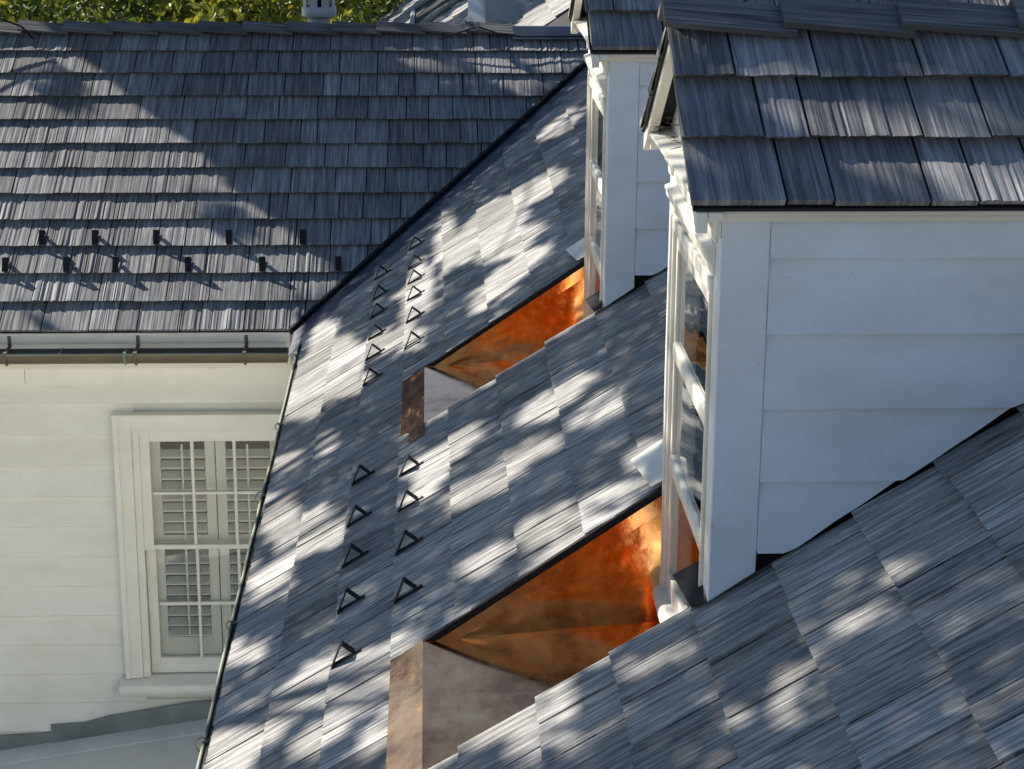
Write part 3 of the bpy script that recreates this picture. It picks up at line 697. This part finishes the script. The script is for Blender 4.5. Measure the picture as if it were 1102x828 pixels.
# flue terminal beyond the wing ridge
vt = empty('flue_vent', (.01, 3.0, .8), 'grey metal flue terminal with a wide collar behind the wing ridge', 'vent')
def lathe(prof, cx, cy, n=28):
    o = MB(); vs = [(cx + r * math.cos(2 * math.pi * k / n), cy + r * math.sin(2 * math.pi * k / n), z) for r, z in prof for k in range(n)]
    o.add(vs, [(i * n + k, i * n + (k + 1) % n, (i + 1) * n + (k + 1) % n, (i + 1) * n + k) for i in range(len(prof) - 1) for k in range(n)]); return o
lathe([(.07, .5), (.07, 1.22)], .01, 3.0).build('pipe', M_VENT, vt, smooth=True)
lathe([(.07, 1.222), (.104, 1.228), (.108, 1.236), (.108, 1.284), (.104, 1.290), (.09, 1.292)], .01, 3.0).build('collar', M_VENT, vt, smooth=True)
lathe([(.06, 1.28), (.06, 1.48)], .01, 3.0).build('core', M_DARK, vt, smooth=True)
sl = MB()
for k in range(8):
    a = 2 * math.pi * (k + .3) / 8; a2 = a + .5
    sl.hexa([(.01 + r * math.cos(t), 3 + r * math.sin(t), z) for z in (1.285, 1.47) for r, t in ((.088, a), (.1, a), (.1, a2), (.088, a2))])
sl.build('louvres', M_VENT, vt)
lathe([(.12, 1.462), (.125, 1.472), (.1, 1.52), (.0, 1.55)], .01, 3.0).build('cap', M_VENT, vt, smooth=True)
# skylight on the roof beyond the wing
sk = empty('roof_skylight', (.75, 10.6, zm(.75)), 'dark skylight in a pale metal frame on the roof beyond the ridge', 'skylight')
o = MB(); q = [(.53, 9.75), (1.25, 9.75), (1.25, 11.7), (.53, 11.7)]
o.prism([(x, y, zm(x) - .01) for x, y in q], (0, 0, .035)); o.build('pane', M_BLACK, sk)
o = MB()
for a, b in ((0, 1), (1, 2), (2, 3), (3, 0)):
    (x0, y0), (x1, y1) = q[a], q[b]; o.tube([(x0, y0, zm(x0) + .03), (x1, y1, zm(x1) + .03)], .03, 6)
o.build('frame', M_LEAD, sk)
# low dormer with pale asphalt roof beyond the wing
bd = empty('low_dormer', (1.1, 6.4, .7), 'low cream dormer with pale asphalt roof beyond the dark ridge', 'dormer')
o = MB(); o.hexa([(1.13, 5.9, .855), (3.0, 5.9, .855), (3.0, 7.4, 1.86), (1.13, 7.4, 1.86), (1.13, 5.9, .90), (3.0, 5.9, .90), (3.0, 7.4, 1.905), (1.13, 7.4, 1.905)]); o.hexa([(1.13, 7.4, 1.86), (3.0, 7.4, 1.86), (3, 8.9, .855), (1.13, 8.9, .855), (1.13, 7.4, 1.905), (3.0, 7.4, 1.905), (3, 8.9, .9), (1.13, 8.9, .9)]); o.build('roof', M_ASPH, bd)
o = MB(); o.prism([(1.17, 6.0, .5), (1.17, 8.8, .5), (1.17, 8.8, .92), (1.17, 7.4, 1.86), (1.17, 6.0, .92)], (.06, 0, 0)); o.box(1.23, 3, 6.0, 8.8, .5, .86); o.build('wall', M_CREAM, bd)
o = MB(); o.hexa([(1.0, 5.92, .76), (1.165, 5.92, .76), (1.165, 7.4, 1.75), (1.0, 7.4, 1.75), (1.0, 5.92, .85), (1.165, 5.92, .85), (1.165, 7.4, 1.84), (1.0, 7.4, 1.84)]); o.build('rake_board', M_CREAM, bd)

# ------------------------------------------------------------------ trees
def leaf_quad(mb, p, size, r, tint, elong=.55):
    a = Vector((r.gauss(0, 1), r.gauss(0, 1), r.gauss(0, 1))).normalized(); b = a.orthogonal().normalized()
    b = (b * math.cos(q := r.uniform(0, 6.28)) + a.cross(b) * math.sin(q)).normalized(); c = a.cross(b)
    mb.cur = tint; s = size
    mb.add([p - b * s, p - b * s * .1 + c * s * elong + a * s * .15, p + b * s, p - b * s * .1 - c * s * elong + a * s * .15], [(0, 1, 2, 3)])
def limb(mb, a, b, r0, r1, r, sag=.08, n=6):
    a, b = Vector(a), Vector(b); L = (b - a).length; pts = []
    for i in range(n + 1):
        t = i / n; p = a.lerp(b, t) + Vector((r.gauss(0, 1), r.gauss(0, 1), r.gauss(0, 1))) * (L * .022 * math.sin(math.pi * t)); p.z += L * sag * math.sin(math.pi * t); pts.append(p)
    mb.tube(pts, [r0 + (r1 - r0) * i / n for i in range(n + 1)], 7); return pts
def kcentres(ps, k, r, it=5):
    cs = r.sample(ps, k); own = []
    for _ in range(it):
        own = [min(range(k), key=lambda j: (p - cs[j]).length_squared) for p in ps]
        for j in range(k):
            q = [p for p, o in zip(ps, own) if o == j]
            if q: cs[j] = sum(q, Vector()) / len(q)
    return cs, own
def grow(name, label, base, fork, leaves, size, mat, r, k=9, group=None, sub=5, trunk_r=.17):
    T = empty(name, base, label, 'tree', group)
    tr = MB(); limb(tr, base, fork, trunk_r, trunk_r * .6, r, 0, 8)
    sample = leaves if len(leaves) < 900 else r.sample(leaves, 900)
    cs, own = kcentres(sample, k, r)
    for j, c in enumerate(cs):
        pts = limb(tr, fork, c, trunk_r * .26, .014, r, .05)
        q = [p for p, o in zip(sample, own) if o == j]
        for p in r.sample(q, min(sub, len(q))): limb(tr, pts[r.choice((3, 4, 5))], p, .016, .005, r, .03, 4)
    tr.build('trunk', M_BARK, T)
    lv = MB()
    for p in leaves: leaf_quad(lv, p, size * r.uniform(.7, 1.25), r, min(1, max(0, r.gauss(.45, .25))))
    lv.build('crown', mat, T)
    return T
GAPS = [('M',1.16,-0.48,0.099,-0.023,0.010,-0.203),('M',1.00,-0.58,0.104,0.011,0.026,-0.348),('M',1.02,-1.17,0.101,-0.041,0.012,-0.193),('M',0.87,-0.57,0.077,0.008,0.019,-0.222),('M',0.76,-0.27,0.038,-0.121,-0.004,-0.495),('M',0.94,-1.78,0.067,0.008,0.015,-0.168),('M',1.04,-1.67,0.081,-0.015,0.011,-0.155),('M',1.37,0.59,0.085,0.008,0.005,-0.168),('M',0.18,-1.26,0.074,-0.231,-0.008,-0.371),('M',0.19,-0.66,0.060,-0.200,-0.007,-0.314),('M',0.11,-1.22,0.044,-0.127,0.002,-0.346),('M',0.33,-1.19,0.060,-0.023,0.039,-0.270),('M',0.35,-1.69,0.060,-0.021,0.023,-0.156),('M',0.48,-1.41,0.067,-0.013,0.020,-0.148),('M',0.60,-1.63,0.033,-0.012,0.028,-0.243),('M',0.65,-0.81,0.038,-0.108,0.001,-0.378),('M',0.81,-0.66,0.051,-0.022,0.018,-0.217),('M',0.60,-0.99,0.042,-0.115,0.003,-0.268),('M',0.29,-2.36,0.046,0.005,0.022,-0.118),('M',0.14,-2.31,0.046,0.005,0.031,-0.149),('M',0.70,-3.36,0.051,-0.006,0.014,-0.098),('M',0.66,-3.35,0.042,-0.085,0.000,-0.128),('M',1.06,-3.55,0.081,-0.002,0.009,-0.102),('M',1.18,-3.90,0.040,-0.001,0.008,-0.109),('M',0.80,-3.36,0.043,-0.005,0.014,-0.109),('M',0.95,-3.86,0.083,-0.008,0.009,-0.083),('M',0.80,-3.87,0.051,-0.005,0.014,-0.102),('M',0.87,-3.93,0.050,-0.004,0.009,-0.073),('M',0.99,-4.52,0.065,-0.004,0.010,-0.088),('M',1.16,-4.62,0.071,-0.004,0.008,-0.098),('M',1.09,-4.61,0.040,-0.002,0.006,-0.064),('M',0.67,-3.65,0.049,-0.005,0.012,-0.080),('M',1.27,-4.44,0.045,-0.003,0.003,-0.053),('M',0.83,-4.46,0.063,-0.004,0.010,-0.068),('M',1.01,-4.72,0.049,-0.003,0.006,-0.054),('M',0.15,-2.88,0.076,-0.190,-0.004,-0.184),('M',0.16,-3.49,0.072,-0.093,0.021,-0.155),('M',0.29,-3.21,0.055,-0.014,0.026,-0.138),('M',0.25,-3.36,0.065,-0.016,0.022,-0.110),('M',0.36,-3.38,0.042,-0.036,0.018,-0.127),('M',0.38,-4.53,0.074,-0.013,0.026,-0.118),('M',0.19,-4.58,0.065,-0.043,0.033,-0.155),('M',0.28,-4.57,0.079,-0.014,0.025,-0.102),('M',0.50,-4.83,0.065,-0.011,0.017,-0.079),('M',0.13,-3.98,0.040,-0.008,0.027,-0.108),('M',0.55,-4.74,0.044,-0.067,0.003,-0.125),('M',0.14,-4.67,0.051,-0.069,0.012,-0.118),('M',0.41,-4.92,0.041,-0.006,0.015,-0.064),('M',0.54,-5.11,0.027,-0.004,0.013,-0.059),('M',0.63,-4.92,0.055,-0.082,0.002,-0.207),('M',0.81,-5.37,0.068,-0.041,0.014,-0.130),('M',1.15,-5.61,0.071,-0.008,0.007,-0.069),('M',1.19,-5.91,0.045,-0.000,0.005,-0.047),('M',1.18,-5.30,0.059,-0.002,0.005,-0.053),('M',0.98,-5.53,0.040,-0.001,0.008,-0.058),('M',1.01,-5.73,0.041,-0.001,0.008,-0.052),('M',1.26,-6.04,0.032,0.000,0.004,-0.044),('M',1.22,-6.10,0.034,0.000,0.004,-0.043),('M',1.11,-5.93,0.030,-0.000,0.006,-0.047),('M',0.88,-5.60,0.040,-0.005,0.009,-0.056),('M',1.48,-5.78,0.042,-0.005,0.001,-0.042),('M',1.50,-5.95,0.066,-0.006,0.001,-0.038),('M',1.59,-5.86,0.038,-0.013,-0.001,-0.032),('M',1.72,-5.96,0.035,-0.017,-0.002,-0.026),('M',1.68,-5.96,0.022,-0.008,-0.002,-0.023),('M',1.37,-5.99,0.055,-0.000,0.004,-0.060),('M',1.33,-6.09,0.042,0.000,0.003,-0.036),('M',1.36,-6.21,0.043,0.000,0.002,-0.030),('M',1.31,-5.96,0.032,-0.003,0.002,-0.031),('M',1.61,-6.17,0.029,-0.009,-0.001,-0.017),('M',1.65,-6.34,0.028,-0.008,-0.001,-0.021),('M',1.59,-6.60,0.028,-0.002,-0.000,-0.037),('M',1.54,-6.58,0.026,-0.001,0.000,-0.024),('M',1.51,-5.71,0.030,-0.011,-0.001,-0.030),('D',1.43,-5.25,0.067,0.000,-0.004,-0.025),('D',1.71,-5.25,0.039,0.000,-0.004,-0.020),('D',1.86,-5.25,0.028,0.000,-0.004,-0.017),('D',1.46,-5.36,0.107,-0.000,-0.009,-0.056),('D',1.61,-5.37,0.096,-0.000,-0.010,-0.056),('D',1.80,-5.35,0.061,-0.040,-0.015,-0.026),('D',1.60,-5.53,0.063,-0.000,-0.011,-0.057),('D',1.73,-5.53,0.086,-0.000,-0.011,-0.053),('D',1.84,-5.52,0.041,-0.000,-0.013,-0.053),('D',1.37,-5.53,0.053,-0.012,-0.009,-0.031),('D',1.27,-5.54,0.036,-0.017,-0.016,-0.037),('D',1.44,-5.42,0.099,-0.048,-0.006,-0.013),('D',1.31,-5.56,0.073,-0.000,-0.002,-0.018),('D',1.27,-5.31,0.015,0.000,-0.001,-0.012),('F',1.28,-3.02,0.090,0.000,-0.004,-0.046),('F',1.41,-2.99,0.054,0.000,-0.004,-0.039),('F',1.54,-2.92,0.152,0.000,-0.004,-0.040),('F',1.87,-2.91,0.184,0.000,-0.007,-0.048),('F',2.30,-2.90,0.216,0.001,-0.011,-0.056),('W',1.21,1.80,0.397,0.001,-0.003,-0.064),('W',1.00,1.95,0.320,0.001,-0.001,-0.029),('W',1.41,1.63,0.209,0.000,-0.002,-0.042),('W',1.37,1.83,0.319,0.000,-0.005,-0.086),('W',1.19,1.84,0.451,0.001,-0.005,-0.115),('W',1.44,1.67,0.210,0.000,-0.007,-0.112),('W',0.92,1.88,0.239,0.000,-0.001,-0.065)]

def gap(kind, x, y):
    x, y = x + noise.noise((x * 7, y * 5, 40)) * .035, y + noise.noise((x * 9, y * 9, 44)) * .05
    v = 0
    for k, cx, cy, ux, uy, vx, vy in GAPS:
        if k != kind: continue
        dx, dy = x - cx, y - cy; det = ux * vy - uy * vx
        if abs(det) < 1e-7: continue
        a = (dx * vy - dy * vx) / det; b = (ux * dy - uy * dx) / det
        v = max(v, 1.25 - (a * a + b * b) * (.3 if kind in 'DW' else .45))
    return v
def shaded(kind, x, y):                                # how much foliage stands between this spot and the sun, 0 to 1
    n = noise.noise((x * 4.0 + 3, y * 4.0, 1)) * .26 + noise.noise((x * 8, y * 8, 7)) * .10
    if kind == 'W':
        edge = -1.36 + (1.984 - y) * .98 + noise.noise((y * 3, 1, 1)) * .06
        if x < edge: return float(noise.noise((x * 2.2, y * 2.2, 5)) > .42)
        return float(gap('W', x, y) + n * .5 < .12)
    if kind == 'M' and .6 < x < XF and any(-5.44 < y - d < -4.75 for d in (0, DY)): return float(n > .16)
    if kind == 'M' and 1.19 < x < 1.32 and any(-5.56 < y - d < -5.22 for d in (0, DY)): return 1.0
    if kind == 'M' and y < -6.9 or kind == 'F' and x > 2.4: return float(n > .05)
    t = 1.22 - n * .7 if kind == 'M' and x > 1.0 and y < -5.4 else .25 if kind == 'D' else .40
    v = (t - gap(kind, x, y) - n * 1.25) / .30
    return max(0.0, min(1.0, v))
def hidden(p):                                         # ground under a dormer or in its own shade needs no leaves
    for i in range(1, 44):
        q = p + SUN * (i * .04)
        for d in (0, DY):
            if q.x > 1.31 and -5.47 < q.y - d < -4.72 and q.z < 1.70: return True
            if q.x > 1.26 and -5.54 < q.y - d < -4.65 and 1.72 < q.z < 1.73 + (.494 - abs(q.y - d - YC)) * TG: return True
    return False
rt = random.Random(77); pts = []
def emit(kind, x, y, z):
    sh = shaded(kind, x, y)
    if sh <= 0 or kind == 'M' and hidden(Vector((x, y, z))): return
    for _ in range(6 if kind == 'W' else 4):
        if rt.random() > sh: continue
        h = noise.noise((x * 1.1, y * 1.1, 3)); dist = 6.2 + 1.2 * h + rt.uniform(-.8, .8)
        pts.append(Vector((x + rt.uniform(-.02, .02), y + rt.uniform(-.02, .02), z)) + SUN * dist)
st = .036
def grid(a, b): return [a + st * i for i in range(int((b - a) / st) + 1)]
for x in grid(.07, 2.1):
    for y in grid(-7.6, 1.9):
        if y < VK * x: emit('M', x, y, zm(x))
for y in grid(0, 2.05):
    for x in grid(-2.0, 1.8):
        if y > VK * x: emit('W', x, y, y * TB)
for x in grid(1.21, 2.4):
    for y in grid(-5.59, -5.1): emit('D', x, y, 1.757 + (y + 5.588) * TG); emit('F', x, y + DY, 1.757 + (y + 5.588) * TG)
A = [p for p in pts if p.y < 1.8]; B = [p for p in pts if p.y >= 1.8]
def dapple_face(kx):
    for d in (0, DY):
        for y in grid(-5.5, -4.69):
            for z in grid(.62, 1.98):
                n_ = noise.noise((y * 5 + d, z * 3.5, 21)) + .5 * noise.noise((y * 12, z * 8, 5 + d))
                if rt.random() < .62 - 1.1 * n_: pts.append(Vector((kx, y + d, z)) + SUN * (6.2 + rt.uniform(-1.2, 1.2)))
dapple_face(XF)
far = []
for x in grid(.05, 1.7)[::2]:
    for y in grid(5.5, 14)[::2]:
        for _ in range(5):
            if noise.noise((x * 3, y * 1.6, 31)) < .12: far.append(Vector((x + rt.uniform(-.04, .04), y + rt.uniform(-.04, .04), zm(x))) + SUN * (6.2 + rt.uniform(-.9, .9)))
grow('shade_tree', 'leafy tree farthest back at the left, shading the roof beyond the wing', (-5.6, 13.4, -6), Vector((-4.9, 12.9, 2.0)), far, .075, M_LEAF, rt, 8, 'trees left of the house')
A = [p for p in pts if p.y < 1.8]; B = [p for p in pts if p.y >= 1.8]
grow('shade_tree', 'broad leafy tree at the left whose dappled shade falls on the dormers', (-7.4, .2, -6), Vector((-6.3, .3, 1.8)), A, .044, M_LEAF, rt, 14, 'trees left of the house')
grow('shade_tree', 'leafy tree at the left beyond the wing shading its roof', (-5.4, 7.8, -6), Vector((-4.4, 7.0, 3.8)), B, .044, M_LEAF, rt, 9, 'trees left of the house')
def crown(cx, cy, cz, rx, rz, n, r):
    out = []; cl = [(Vector((r.gauss(0, .5), r.gauss(0, .5), r.gauss(0, .5))), r.uniform(.18, .34)) for _ in range(46)]
    for i in range(n):
        c, s = r.choice(cl); q = c + Vector((r.gauss(0, 1), r.gauss(0, 1), r.gauss(0, 1))) * s * .6
        out.append(Vector((cx + q.x * rx, cy + q.y * rx, cz + q.z * rz)))
    return out
for x, y, z, rx, n, mat, lab in ((-5.6, 15.5, .2, 1.9, 5200, M_LEAF, 'sunlit yellow green tree at the far left beyond the wing ridge'), (-3.3, 17.5, .0, 1.9, 5200, M_LEAFD, 'dark green tree with bright tips beyond the wing ridge, left of the flue'),
                             (-1.5, 14.8, .1, 1.6, 5000, M_LEAF, 'yellow green tree directly behind the grey flue terminal'), (.2, 19, -.4, 1.7, 4200, M_LEAFD, 'dark leafy tree behind the ridge, right of the flue'),
                             (-7.4, 21, .5, 2.4, 4200, M_LEAFD, 'dark distant tree at the left edge, behind the yellow green one'), (-4.2, 24, .0, 2.6, 4200, M_LEAF, 'pale distant tree in the gap between the nearer crowns'), (-.6, 26, -.6, 2.6, 4200, M_LEAFD, 'dark distant tree low behind the flue and skylight')):
    r = random.Random(int(x * 100) + 7); r2 = r
    grow('leafy_tree', lab, (x, y, -6), Vector((x + .1, y, z - 1.6)), crown(x, y, z, rx, rx * 1.05, n, r), .085, mat, r, 8, 'trees beyond the wing ridge', 4, .16)
